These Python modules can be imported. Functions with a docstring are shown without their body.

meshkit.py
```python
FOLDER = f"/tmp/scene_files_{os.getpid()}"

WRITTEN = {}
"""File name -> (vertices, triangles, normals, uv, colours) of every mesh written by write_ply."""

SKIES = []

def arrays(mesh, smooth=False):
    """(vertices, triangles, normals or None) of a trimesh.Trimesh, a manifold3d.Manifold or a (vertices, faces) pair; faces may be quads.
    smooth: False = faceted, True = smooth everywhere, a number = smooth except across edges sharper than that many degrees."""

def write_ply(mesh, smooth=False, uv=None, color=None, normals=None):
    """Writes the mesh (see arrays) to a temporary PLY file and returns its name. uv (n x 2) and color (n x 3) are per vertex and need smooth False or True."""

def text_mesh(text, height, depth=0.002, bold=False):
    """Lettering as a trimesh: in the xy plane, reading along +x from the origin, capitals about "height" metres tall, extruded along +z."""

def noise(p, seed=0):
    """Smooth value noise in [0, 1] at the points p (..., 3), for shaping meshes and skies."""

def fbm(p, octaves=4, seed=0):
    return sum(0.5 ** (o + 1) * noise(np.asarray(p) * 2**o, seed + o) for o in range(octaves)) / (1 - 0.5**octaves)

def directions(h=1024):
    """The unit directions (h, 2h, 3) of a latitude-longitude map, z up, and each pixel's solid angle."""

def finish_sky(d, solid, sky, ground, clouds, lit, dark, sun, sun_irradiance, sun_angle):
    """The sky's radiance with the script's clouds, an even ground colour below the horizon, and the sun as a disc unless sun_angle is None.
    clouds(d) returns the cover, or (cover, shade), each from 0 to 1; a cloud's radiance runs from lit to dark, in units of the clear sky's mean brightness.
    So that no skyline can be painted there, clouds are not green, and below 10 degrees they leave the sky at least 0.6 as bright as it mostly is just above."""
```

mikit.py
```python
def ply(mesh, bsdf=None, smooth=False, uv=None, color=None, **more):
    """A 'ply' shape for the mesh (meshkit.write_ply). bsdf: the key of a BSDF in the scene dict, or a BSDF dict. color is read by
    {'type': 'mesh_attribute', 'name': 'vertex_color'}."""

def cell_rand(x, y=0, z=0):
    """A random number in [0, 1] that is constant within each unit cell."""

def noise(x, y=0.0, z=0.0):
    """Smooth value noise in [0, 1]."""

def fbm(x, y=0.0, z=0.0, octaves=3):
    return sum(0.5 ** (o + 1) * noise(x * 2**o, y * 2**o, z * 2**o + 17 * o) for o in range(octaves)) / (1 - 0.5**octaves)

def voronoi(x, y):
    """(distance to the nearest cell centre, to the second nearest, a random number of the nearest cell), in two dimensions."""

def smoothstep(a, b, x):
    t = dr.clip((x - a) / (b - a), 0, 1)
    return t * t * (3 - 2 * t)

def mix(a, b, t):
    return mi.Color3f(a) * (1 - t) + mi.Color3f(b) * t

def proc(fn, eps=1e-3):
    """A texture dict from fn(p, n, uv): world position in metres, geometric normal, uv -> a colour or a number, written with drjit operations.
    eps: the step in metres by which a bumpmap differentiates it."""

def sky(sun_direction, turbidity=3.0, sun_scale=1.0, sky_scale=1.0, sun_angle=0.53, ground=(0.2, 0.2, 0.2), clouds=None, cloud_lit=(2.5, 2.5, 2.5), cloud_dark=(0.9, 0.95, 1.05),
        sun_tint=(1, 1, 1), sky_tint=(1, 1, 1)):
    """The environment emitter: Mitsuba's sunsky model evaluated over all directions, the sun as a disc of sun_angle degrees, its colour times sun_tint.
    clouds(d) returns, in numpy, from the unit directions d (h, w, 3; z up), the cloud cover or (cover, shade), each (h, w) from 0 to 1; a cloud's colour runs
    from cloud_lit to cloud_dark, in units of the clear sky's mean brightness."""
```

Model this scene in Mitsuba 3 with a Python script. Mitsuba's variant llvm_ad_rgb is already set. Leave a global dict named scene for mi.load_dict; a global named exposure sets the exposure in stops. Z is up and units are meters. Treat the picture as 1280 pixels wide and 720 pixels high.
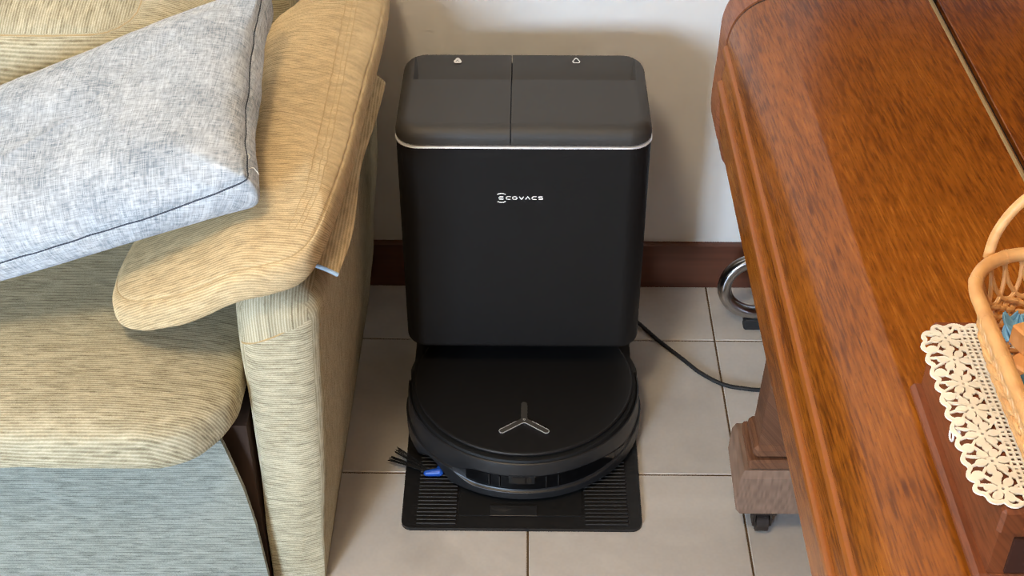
import math, random
import numpy as np, trimesh, mitsuba as mi, drjit as dr
import manifold3d as m3
import mikit
from mikit import proc, noise, fbm, smoothstep, mix
from shapely.geometry import Polygon, LineString, Point, box as sbox
from shapely.ops import unary_union
from shapely import affinity

T = mi.ScalarTransform4f
scene, labels = {}, {}
random.seed(7)
rng = np.random.default_rng(7)

# ------------------------------------------------------------------ camera
FPX, PITCH, YAW, ROLL, CAM_H = 1686.68, math.radians(37.6885), math.radians(-0.6808), math.radians(-0.0584), 1.55
_f = np.array([math.sin(YAW) * math.cos(PITCH), math.cos(YAW) * math.cos(PITCH), -math.sin(PITCH)])
_r = np.array([math.cos(YAW), -math.sin(YAW), 0.0])
_u = np.cross(_r, _f)
_up = -_r * math.sin(ROLL) + _u * math.cos(ROLL)
CAM = np.array([0.0, 0.0, CAM_H])
scene['camera'] = {'type': 'perspective', 'fov': math.degrees(2 * math.atan(640 / FPX)), 'fov_axis': 'x',
                   'near_clip': 0.02, 'far_clip': 50.0,
                   'to_world': T().look_at(origin=CAM.tolist(), target=(CAM + _f).tolist(), up=_up.tolist())}

# ------------------------------------------------------------------ light
exposure = 0.12
WINDOW_COOL = (62.0, 84.0, 112.0)      # daylight: window behind the camera, to the left
LAMP_WARM = (68.0, 54.5, 37.5)        # globe lamp under the ceiling

# ------------------------------------------------------------------ helpers
def arr(*a): return np.array(a, float)

def put(key, mesh, bsdf, smooth=False, uv=None, **more):
    k, n = key, 0
    while k in scene:
        n += 1
        k = f'{key}_{n:03d}'
    scene[k] = mikit.ply(mesh, bsdf, smooth, uv, **more)
    return k

def tag(key, label, cat=None, group=None, kind=None):
    d = labels.setdefault(key, {})
    if label: d['label'] = label
    if cat: d['category'] = cat
    if group: d['group'] = group
    if kind: d['kind'] = kind
    return key

def struct(key, kind='structure'):
    labels.setdefault(key, {})['kind'] = kind

def man(mesh):
    return m3.Manifold(m3.Mesh(np.asarray(mesh.vertices, np.float32), np.asarray(mesh.faces, np.uint32)))

def tri(m):
    q = m.to_mesh()
    return trimesh.Trimesh(np.array(q.vert_properties[:, :3], float), np.array(q.tri_verts), process=False)

def box(x0, x1, y0, y1, z0, z1):
    b = trimesh.creation.box((x1 - x0, y1 - y0, z1 - z0))
    b.apply_translation(((x0 + x1) / 2, (y0 + y1) / 2, (z0 + z1) / 2))
    return b

def chamfer_box(x0, x1, y0, y1, z0, z1, c):
    pts = []
    for x, sx in ((x0, 1), (x1, -1)):
        for y, sy in ((y0, 1), (y1, -1)):
            for z, sz in ((z0, 1), (z1, -1)):
                pts += [(x + sx * c, y + sy * c, z), (x + sx * c, y, z + sz * c), (x, y + sy * c, z + sz * c)]
    return trimesh.convex.convex_hull(np.array(pts))

def rbox(x0, x1, y0, y1, z0, z1, r, seg=20):
    s = m3.Manifold.sphere(r, seg)
    return m3.Manifold.batch_hull([s.translate((x, y, z)) for x in (x0 + r, x1 - r) for y in (y0 + r, y1 - r) for z in (z0 + r, z1 - r)])

def cat(*ms):
    return trimesh.util.concatenate([m for m in ms])

def smooth_path(pts, n=60, closed=False):
    """Catmull-Rom through the points."""
    p = np.asarray(pts, float)
    m = len(p)
    out = []
    segs = m if closed else m - 1
    per = max(2, n // segs)
    for i in range(segs):
        if closed:
            a, b, c, d = p[(i - 1) % m], p[i], p[(i + 1) % m], p[(i + 2) % m]
        else:
            a, b, c, d = p[max(i - 1, 0)], p[i], p[i + 1], p[min(i + 2, m - 1)]
        for t in np.arange(per) / per:
            out.append(0.5 * ((2 * b) + (-a + c) * t + (2 * a - 5 * b + 4 * c - d) * t**2 + (-a + 3 * b - 3 * c + d) * t**3))
    if not closed:
        out.append(p[-1])
    return np.array(out)

def tube(path, r, sides=10, closed=False, cap=True):
    p = np.asarray(path, float)
    n = len(p)
    if closed:
        t = np.roll(p, -1, 0) - np.roll(p, 1, 0)
    else:
        t = np.gradient(p, axis=0)
    t /= np.linalg.norm(t, axis=1, keepdims=True) + 1e-12
    a = np.cross(t[0], [0, 0, 1.0] if abs(t[0, 2]) < 0.9 else [1.0, 0, 0])
    a /= np.linalg.norm(a)
    A = []
    for k in range(n):
        a = a - t[k] * (a @ t[k])
        a /= np.linalg.norm(a) + 1e-12
        A.append(a.copy())
    A = np.array(A)
    if closed:                                   # spread the twist that is left over
        B = np.cross(t, A)
        end = A[-1] - t[0] * (A[-1] @ t[0]); end /= np.linalg.norm(end)
        ang = math.atan2(end @ B[0], end @ A[0])
        w = -ang * np.arange(n) / n
        A = A * np.cos(w)[:, None] + B * np.sin(w)[:, None]
    B = np.cross(t, A)
    ph = np.arange(sides) * 2 * np.pi / sides
    rr = np.broadcast_to(r, (n,))
    v = p[:, None] + rr[:, None, None] * (np.cos(ph)[None, :, None] * A[:, None] + np.sin(ph)[None, :, None] * B[:, None])
    v = v.reshape(-1, 3)
    f = []
    for i in range(n if closed else n - 1):
        j = (i + 1) % n
        for s in range(sides):
            q = (s + 1) % sides
            f += [(i * sides + s, i * sides + q, j * sides + q), (i * sides + s, j * sides + q, j * sides + s)]
    if cap and not closed:
        v = np.vstack([v, p[0], p[-1]])
        for s in range(sides):
            q = (s + 1) % sides
            f += [(len(v) - 2, q, s), (len(v) - 1, (n - 1) * sides + s, (n - 1) * sides + q)]
    return trimesh.Trimesh(v, np.array(f), process=False)

def extrude_y(profile, y0, y1):
    """profile: closed list of (x, z) -> prism between y0 and y1."""
    pg = Polygon(profile).buffer(0)
    m = trimesh.creation.extrude_polygon(pg, y1 - y0, engine='earcut')
    v = np.array(m.vertices)
    m2 = trimesh.Trimesh(np.stack([v[:, 0], v[:, 2] + y0, v[:, 1]], 1), np.array(m.faces)[:, ::-1], process=False)
    return m2

def extrude_z(pg, z0, h):
    parts = [trimesh.creation.extrude_polygon(g, h, engine='earcut') for g in getattr(pg, 'geoms', [pg])]
    m = cat(*parts)
    m.apply_translation((0, 0, z0))
    return m

def lathe(profile, seg=96, center=(0, 0)):
    m = trimesh.creation.revolve(np.array(profile, float), sections=seg)
    m.apply_translation((center[0], center[1], 0))
    return m

def rrect(hx, hy, r, n=24):
    """points of a rounded rectangle around the origin, n per corner"""
    out = []
    for k, (sx, sy) in enumerate(((1, 1), (-1, 1), (-1, -1), (1, -1))):
        for a in np.linspace(0, math.pi / 2, n):
            ang = a + k * math.pi / 2
            out.append((sx * (hx - r) + r * math.cos(ang), sy * (hy - r) + r * math.sin(ang)))
    return np.array(out)

def resample(p, n):
    p = np.asarray(p, float)
    q = np.vstack([p, p[:1]])
    d = np.r_[0, np.cumsum(np.linalg.norm(np.diff(q, axis=0), axis=1))]
    s = np.linspace(0, d[-1], n, endpoint=False)
    return np.stack([np.interp(s, d, q[:, k]) for k in range(q.shape[1])], 1)

def vnoise(p, seed=0):
    import meshkit
    return meshkit.noise(p, seed)

def cushion(outline, center, top, bot, e=0.6, m=56, up=(0, 0, 1), bump=None, seam=None, crown=0.0, turn=0.0):
    """A padded cushion: outline (n,3) of its widest line, superellipse profile. Returns mesh, uv, at(theta index float, phi)."""
    O, C, up = np.asarray(outline, float), np.asarray(center, float), np.asarray(up, float)
    n = len(O)
    phi = np.linspace(0, math.pi, m)
    def point(i, ph, extra=0.0):
        i = np.asarray(i, float)
        i0 = np.floor(i).astype(int) % n
        w = (i - np.floor(i))[..., None]
        o = O[i0] * (1 - w) + O[(i0 + 1) % n] * w
        s, c = np.sin(ph), np.cos(ph)
        r = np.abs(s) ** e
        h = np.where(c > 0, top, bot) * np.sign(c) * np.abs(c) ** e + crown * (1 - r**2)
        return C + r[..., None] * (o - C) + (h + extra)[..., None] * up
    def bumped_point(i, ph, extra=0.0):
        P = point(i, ph, extra)
        if bump is not None:
            dirs = P - C
            dirs /= np.linalg.norm(dirs, axis=-1, keepdims=True)
            P = P + bump(np.asarray(i) / n, ph, P)[..., None] * (0.5 * dirs + 0.8 * up * np.cos(ph)[..., None])
        return P
    I, PH = np.meshgrid(np.arange(n), phi[1:-1], indexing='ij')
    P = bumped_point(I, PH)
    k = m - 2
    v = np.vstack([P.reshape(-1, 3), point(np.array(0.0), np.array(0.0))[None], point(np.array(0.0), np.array(math.pi))[None]])
    f = []
    idx = np.arange(n * k).reshape(n, k)
    a, b = idx, np.roll(idx, -1, 0)
    f.append(np.stack([a[:, :-1], a[:, 1:], b[:, 1:]], -1).reshape(-1, 3))
    f.append(np.stack([a[:, :-1], b[:, 1:], b[:, :-1]], -1).reshape(-1, 3))
    f.append(np.stack([np.full(n, n * k), a[:, 0], b[:, 0]], -1))
    f.append(np.stack([np.full(n, n * k + 1), b[:, -1], a[:, -1]], -1))
    f = np.vstack(f)
    # uv in metres: distance walked along the surface from the middle of the top, in the direction of the rim point
    path = np.concatenate([np.broadcast_to(v[n * k], (n, 1, 3)), P], 1)
    s = np.cumsum(np.linalg.norm(np.diff(path, axis=1), axis=2), 1)
    d = O - C
    d = d - (d @ up)[:, None] * up
    d /= np.linalg.norm(d, axis=1, keepdims=True)
    ex = np.cross(up, np.cross([1.0, 0, 0], up)); ex /= np.linalg.norm(ex)
    ey = np.cross(up, ex)
    D2 = np.stack([d @ ex, d @ ey], 1)
    uv = np.vstack([(s[..., None] * D2[:, None]).reshape(-1, 2), [[0, 0], [0, 0]]])
    c_, s_ = math.cos(turn), math.sin(turn)
    uv = uv @ np.array([[c_, s_], [-s_, c_]])
    mesh = trimesh.Trimesh(v, f, process=False)
    if mesh.volume < 0:
        mesh = trimesh.Trimesh(v, f[:, ::-1], process=False)
    return mesh, uv + 3.0, bumped_point

# ------------------------------------------------------------------ materials
def rgb(*c): return {'type': 'rgb', 'value': list(c)}

def srgb(r, g, b):
    c = np.array([r, g, b]) / 255.0
    return np.where(c <= 0.04045, c / 12.92, ((c + 0.055) / 1.055) ** 2.4).tolist()

def principled(name, color, rough=0.5, **more):
    scene[name] = {'type': 'twosided', 'b': {'type': 'principled', 'base_color': color if isinstance(color, dict) else rgb(*color), 'roughness': rough, **more}}
    return name

def bumped(name, color, height, scale, rough=0.5, eps=6e-4, **more):
    scene[name] = {'type': 'twosided', 'b': {'type': 'bumpmap', 'arbitrary': {**proc(height, eps)}, 'scale': scale,
                   'n': {'type': 'principled', 'base_color': color if isinstance(color, dict) else rgb(*color), 'roughness': rough, **more}}}
    return name

def rib_color(a, b, lo, hi, contrast=1.0):
    """a along the ribs, b across them, metres"""
    q = b / 0.0036
    w = 0.5 + 0.5 * dr.sin(q * (2 * math.pi))
    i = dr.floor(q - 0.25)
    slub = noise(a * 70 + 13.7 * i, i * 3.1)
    slow = fbm(a * 5, b * 9)
    fine = noise(a * 500, b * 700)
    t = 0.5 + contrast * (0.46 * (w - 0.5) + 0.50 * (slub - 0.5) + 0.20 * (slow - 0.5) + 0.2 * (fine - 0.5))
    return mix(lo, hi, dr.clip(t, 0, 1))

FAB_LO, FAB_HI = srgb(126, 117, 92), srgb(204, 195, 166)

def fabric_uv(p, n, uv):
    return rib_color(uv[0], uv[1], FAB_LO, FAB_HI)

def fabric_world(p, n, uv):
    nx, ny, nz = dr.abs(n[0]), dr.abs(n[1]), dr.abs(n[2])
    front = rib_color(p[0], p[2], FAB_LO, FAB_HI)
    top = rib_color(p[1], p[0], FAB_LO, FAB_HI)
    side = rib_color(p[2], p[1], FAB_LO, FAB_HI, 0.75)
    over = (p[2] > 0.458 + (p[0] + 0.36) * 0.45) & (p[1] < 1.5)
    c = dr.select((ny > nx) & (ny > nz) & ~over, front, dr.select((nz > nx) | (ny > nx), top, side))
    return c

def fabric_warm(p, n, uv):
    return rib_color(uv[0], uv[1], srgb(142, 120, 86), srgb(220, 198, 156), 0.8)
principled('mat_fabric_warm', proc(fabric_warm), 0.9, sheen=0.3, specular=0.1)
principled('mat_fabric', proc(fabric_uv), 0.9, sheen=0.3, specular=0.1)
principled('mat_fabric_frame', proc(fabric_world), 0.9, sheen=0.3, specular=0.1)

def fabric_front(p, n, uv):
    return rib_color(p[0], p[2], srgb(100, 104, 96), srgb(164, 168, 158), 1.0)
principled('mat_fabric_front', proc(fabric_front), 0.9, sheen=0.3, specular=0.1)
principled('mat_thread', srgb(176, 152, 112), 0.9, specular=0.1)
principled('mat_hem', srgb(150, 170, 185), 0.9, specular=0.1)
principled('mat_lining', srgb(62, 48, 40), 0.9, specular=0.1)

def linen(p, n, uv):
    x, y = uv[0], uv[1]
    i, j = dr.floor(x * 900), dr.floor(y * 900)
    warp = noise(i * 3.7, y * 90)
    weft = noise(x * 90, j * 3.7, 3)
    cloud = fbm(x * 22, y * 22)
    big = noise(x * 260, y * 260, 7)
    t = 0.55 + 0.42 * (warp - 0.5) + 0.42 * (weft - 0.5) + 0.40 * (cloud - 0.5) + 0.30 * (big - 0.5)
    return mix(srgb(100, 110, 120), srgb(198, 204, 208), dr.clip(t, 0, 1))
principled('mat_linen', proc(linen), 0.9, sheen=0.4, specular=0.1)
principled('mat_linen_seam', srgb(70, 76, 84), 0.9, specular=0.1)
principled('mat_white_thread', srgb(225, 225, 222), 0.9, specular=0.1)

def wall_tone(p, n, uv):
    return mix(srgb(214, 211, 205), srgb(222, 220, 215), fbm(p[0] * 4, p[1] * 4, p[2] * 4))
def wall_height(p, n, uv):
    q = p[0] + p[1]
    return 0.6 * fbm(q * 80, p[2] * 80, 2) + 0.7 * smoothstep(0.70, 0.9, noise(q * 120, p[2] * 120, 5)) 
bumped('mat_wall', proc(wall_tone), wall_height, 0.0008, 0.85, specular=0.2)
principled('mat_ceiling', srgb(196, 180, 158), 0.9, specular=0.1)
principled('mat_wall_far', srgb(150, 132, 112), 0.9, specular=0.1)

def tile_tone(p, n, uv):
    x, y = p[0], p[1]
    c = fbm(x * 9 + 2.5 * noise(x * 5, y * 5), y * 13, 1, octaves=4)
    r = mikit.cell_rand(dr.floor((x - 0.0073) / 0.3333), dr.floor((y - 1.856) / 0.3333))
    fine = noise(x * 300, y * 300)
    t = c * 0.75 + 0.25 * r + 0.10 * (fine - 0.5)
    return mix(srgb(165, 158, 150), srgb(200, 194, 186), dr.clip(t, 0, 1))
principled('mat_tile', proc(tile_tone), 0.38, specular=0.4)
principled('mat_grout', srgb(92, 76, 58), 0.9, specular=0.1)

def base_tone(p, n, uv):
    q = p[0] + p[1]
    return mix(srgb(70, 36, 22), srgb(92, 50, 31), fbm(q * 6, p[2] * 120))
principled('mat_baseboard', proc(base_tone), 0.45)

# wood with the grain along y
def wood(lo, mid, hi, fleck=1.0):
    def f(p, n, uv):
        x, y, z = p[0], p[1], p[2]
        q = x + z * 0.8
        warp = 0.06 * noise(q * 6, y * 4)
        fig = 0.5 + 0.55 * (fbm((q + warp) * 9, y * 4.5, 1, octaves=4) - 0.5)
        grain = noise((q + 0.06 * y) * 620, y * 48, 2)
        pore = smoothstep(0.66, 0.9, noise((q + 0.05 * y) * 1000, y * 120, 9))
        flk = noise((q + 0.04 * y) * 420, y * 58, 6)
        t = -0.02 + 0.9 * fig + fleck * (0.28 * (grain - 0.5) + 0.17 * (flk - 0.5))
        c = mix(lo, mid, smoothstep(0.15, 0.55, t))
        c = dr.lerp(c, mi.Color3f(hi), smoothstep(0.5, 0.95, t))
        return c * (1 - 0.22 * fleck * pore)
    return f
principled('mat_piano', proc(wood(srgb(82, 38, 7), srgb(132, 73, 18), srgb(184, 114, 40))), 0.27, specular=0.3)
principled('mat_moulding', srgb(140, 80, 30), 0.30, specular=0.35)
principled('mat_leg', proc(wood(srgb(78, 50, 36), srgb(112, 76, 54), srgb(140, 100, 72), 0.7)), 0.45, specular=0.3)
principled('mat_case', proc(wood(srgb(92, 46, 24), srgb(134, 78, 46), srgb(164, 102, 64), 0.7)), 0.4, specular=0.4, clearcoat=0.2)
principled('mat_gap', srgb(26, 16, 10), 0.8)
principled('mat_brass', srgb(176, 148, 100), 0.38, metallic=0.75)

def worn(p, n, uv):
    g = noise(p[0] * 340, p[1] * 60, p[2] * 70)
    return mix(srgb(84, 62, 50), srgb(142, 116, 98), dr.clip(0.2 + 0.5 * g + 0.35 * fbm(p[0] * 25, p[1] * 12, p[2] * 12), 0, 1))
principled('mat_worn', proc(worn), 0.7, specular=0.2)
principled('mat_caster', srgb(34, 26, 22), 0.45)
principled('mat_boxwood', proc(wood(srgb(76, 38, 20), srgb(112, 60, 32), srgb(140, 80, 46), 0.6)), 0.4, specular=0.4, clearcoat=0.15)
principled('mat_boxdark', srgb(48, 26, 18), 0.5)
principled('mat_chrome', (0.42, 0.42, 0.43), 0.14, metallic=1.0)
principled('mat_rubber', srgb(22, 22, 23), 0.7)

def dock_tone(p, n, uv):
    return mix(srgb(17, 15, 14), srgb(21, 19, 18), noise(p[0] * 900, p[1] * 900, p[2] * 900))
principled('mat_dock', proc(dock_tone), 0.5, specular=0.2)
principled('mat_lid', srgb(50, 47, 43), 0.55, specular=0.4)
principled('mat_black', srgb(20, 19, 19), 0.42, specular=0.4)
principled('mat_black_matte', srgb(13, 13, 13), 0.62, specular=0.3)
principled('mat_bumper', srgb(27, 27, 28), 0.38, specular=0.45)
principled('mat_gloss', srgb(8, 8, 9), 0.08, specular=0.5)
principled('mat_silver', (0.92, 0.91, 0.89), 0.35, metallic=0.55)
principled('mat_emblem', srgb(118, 114, 108), 0.32, metallic=0.8)
principled('mat_print', srgb(222, 220, 214), 0.6)
principled('mat_icon', srgb(205, 203, 198), 0.6)
principled('mat_blue', srgb(30, 76, 160), 0.4)
principled('mat_lace', srgb(214, 206, 188), 0.9, specular=0.1)
def cane(p, n, uv):
    return mix(srgb(176, 124, 72), srgb(212, 164, 106), fbm(p[0] * 60, p[1] * 60, p[2] * 90))
principled('mat_cane', proc(cane), 0.5)
principled('mat_pale_wood', srgb(200, 142, 86), 0.55)
principled('mat_petal', srgb(106, 156, 190), 0.8)
principled('mat_petal_dark', srgb(52, 92, 112), 0.8)
principled('mat_bark', srgb(150, 96, 58), 0.7)
principled('mat_gauze', srgb(226, 216, 200), 0.9)

# ------------------------------------------------------------------ the room
WX0, WX1, WY0, WY1, H = -2.7, 2.3, -2.8, 2.021, 2.7
GROUT_Z = -0.0022
put('floor', box(WX0, WX1, WY0, WY1, -0.06, GROUT_Z), 'mat_grout'); struct('floor')
TS, G = 0.3333, 0.0030
xs = [0.0073 + TS * k for k in range(-9, 8)]
ys = [1.856 + TS * k for k in range(-14, 2)]
tile_cache = {}
for yi in ys:
    for xi in xs:
        x0, x1 = max(xi, WX0) + G / 2, min(xi + TS, WX1) - G / 2
        y0, y1 = max(yi, WY0) + G / 2, min(yi + TS, WY1 + G / 2) - G / 2
        if x1 - x0 < 0.02 or y1 - y0 < 0.02: continue
        c = 0.0012
        dz = rng.uniform(-0.0003, 0.0003)
        v = np.array([[x0, y0, GROUT_Z], [x1, y0, GROUT_Z], [x1, y1, GROUT_Z], [x0, y1, GROUT_Z],
                      [x0, y0, -c], [x1, y0, -c], [x1, y1, -c], [x0, y1, -c],
                      [x0 + c, y0 + c, 0], [x1 - c, y0 + c, 0], [x1 - c, y1 - c, 0], [x0 + c, y1 - c, 0]])
        fq = [[8, 9, 10, 11]] + [[b + k, b + (k + 1) % 4, b + 4 + (k + 1) % 4, b + 4 + k] for b in (0, 4) for k in range(4)]
        put('floor__tile', (v, np.array(fq)), 'mat_tile')

put('wall_back', box(WX0 - 0.1, WX1 + 0.1, WY1, WY1 + 0.12, -0.06, H), 'mat_wall'); struct('wall_back')
put('ceiling', box(WX0 - 0.1, WX1 + 0.1, WY0 - 0.1, WY1 + 0.12, H, H + 0.1), 'mat_ceiling'); struct('ceiling')
put('wall_right', box(WX1, WX1 + 0.1, WY0 - 0.1, WY1, -0.06, H), 'mat_wall_far'); struct('wall_right')

def wall_hole_y(y0, y1, xa, xb, za, zb):
    return cat(box(WX0, xa, y0, y1, -0.06, H), box(xb, WX1, y0, y1, -0.06, H), box(xa, xb, y0, y1, -0.06, za), box(xa, xb, y0, y1, zb, H))
W1 = (-2.3, -1.4, 0.8, 1.9)
put('wall_left', box(WX0 - 0.1, WX0, WY0 - 0.1, WY1, -0.06, H), 'mat_wall_far'); struct('wall_left')
put('wall_front', wall_hole_y(WY0 - 0.1, WY0, *W1), 'mat_wall_far'); struct('wall_front')
principled('mat_frame_white', srgb(225, 225, 222), 0.5)

def window(name, along, a0, a1, z0, z1, at, radiance, inward):
    """white frame with a mullion; behind it the bright daylit pane"""
    f = 0.05
    def bx(p0, p1, q0, q1, t0, t1):
        return box(t0, t1, p0, p1, q0, q1) if along == 'y' else box(p0, p1, t0, t1, q0, q1)
    t0, t1 = at - 0.06, at - 0.01
    m = cat(bx(a0, a0 + f, z0, z1, t0, t1), bx(a1 - f, a1, z0, z1, t0, t1), bx(a0, a1, z0, z0 + f, t0, t1), bx(a0, a1, z1 - f, z1, t0, t1),
            bx((a0 + a1) / 2 - 0.03, (a0 + a1) / 2 + 0.03, z0, z1, t0, t1))
    put(name + '__frame', m, 'mat_frame_white')
    t = at - 0.075
    if along == 'y':
        v = np.array([[t, a0, z0], [t, a1, z0], [t, a1, z1], [t, a0, z1]])
    else:
        v = np.array([[a1, t, z0], [a0, t, z0], [a0, t, z1], [a1, t, z1]])
    put(name + '__pane', (v, np.array([[0, 1, 2], [0, 2, 3]])), 'mat_frame_white', emitter={'type': 'area', 'radiance': rgb(*radiance)})
    struct(name)
window('window_1', 'x', *W1, WY0, WINDOW_COOL, 1)

BH = 0.099
def board(x0, x1):
    prof = [(WY1, 0.0005), (WY1 - 0.010, 0.0005), (WY1 - 0.010, BH - 0.004), (WY1 - 0.007, BH), (WY1, BH)]
    m = trimesh.creation.extrude_polygon(Polygon(prof), x1 - x0, engine='earcut')
    v = np.array(m.vertices)
    return trimesh.Trimesh(np.stack([v[:, 2] + x0, v[:, 0], v[:, 1]], 1), np.array(m.faces), process=False)
put('baseboard_back', board(WX0, WX1), 'mat_baseboard'); struct('baseboard_back')

# ceiling lamp
LX, LY, LZ = -0.42, 0.30, 2.36
put('ceiling_lamp__globe', trimesh.creation.icosphere(3, 0.17).apply_translation((LX, LY, LZ)), 'mat_frame_white', True, emitter={'type': 'area', 'radiance': rgb(*LAMP_WARM)})
put('ceiling_lamp__stem', trimesh.creation.cylinder(0.012, segment=[(LX, LY, LZ + 0.16), (LX, LY, H - 0.02)]), 'mat_brass', 30)
put('ceiling_lamp__canopy', trimesh.creation.cylinder(0.05, segment=[(LX, LY, H - 0.03), (LX, LY, H)]), 'mat_brass', 30)
tag('ceiling_lamp', 'warm globe lamp hanging under the ceiling', 'lamp')

# ------------------------------------------------------------------ dock
DX, DW, DY0, DY1 = -0.003, 0.1845, 1.645, 1.880
DZ0, DZ1, DTOP = 0.157, 0.530, 0.5625
DC = (DY0 + DY1) / 2
def stack(levels, hx, hy, r, cy=None, n=20):
    """loft of rounded rectangles: levels = [(z, inset)]"""
    ring = []
    for z, ins in levels:
        q = rrect(hx - ins, hy - ins, max(r - ins, 0.004), n)
        ring.append(np.column_stack([q[:, 0] + DX, q[:, 1] + (DC if cy is None else cy), np.full(len(q), z)]))
    k = len(ring[0])
    v = np.vstack(ring + [ring[0].mean(0)[None], ring[-1].mean(0)[None]])
    f = []
    for i in range(len(ring) - 1):
        for j in range(k):
            q = (j + 1) % k
            f += [(i * k + j, i * k + q, (i + 1) * k + q), (i * k + j, (i + 1) * k + q, (i + 1) * k + j)]
    for j in range(k):
        q = (j + 1) % k
        f += [(len(v) - 2, q, j), (len(v) - 1, (len(ring) - 1) * k + j, (len(ring) - 1) * k + q)]
    return trimesh.Trimesh(v, np.array(f), process=False)
def round_levels(z0, z1, r0, r1, n=7):
    lo = [(z0 + r0 - r0 * math.cos(a), r0 - r0 * math.sin(a)) for a in np.linspace(0, math.pi / 2, n)] if r0 else [(z0, 0)]
    hi = [(z1 - r1 + r1 * math.sin(a), r1 - r1 * math.cos(a)) for a in np.linspace(0, math.pi / 2, n)] if r1 else [(z1, 0)]
    return lo + hi
HY = (DY1 - DY0) / 2
body = stack(round_levels(DZ0, DZ1, 0.010, 0.0), DW, HY, 0.034)
put('docking_station__body', body, 'mat_dock', 35)
put('docking_station__trim', stack([(DZ1 + 0.0003, 0.0), (DZ1 + 0.0006, -0.0014), (DZ1 + 0.0032, -0.0012), (DZ1 + 0.0036, 0.0)], DW, HY, 0.034), 'mat_silver', 35)
labels['docking_station__trim'] = {'label': 'thin polished silver band'}
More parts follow.
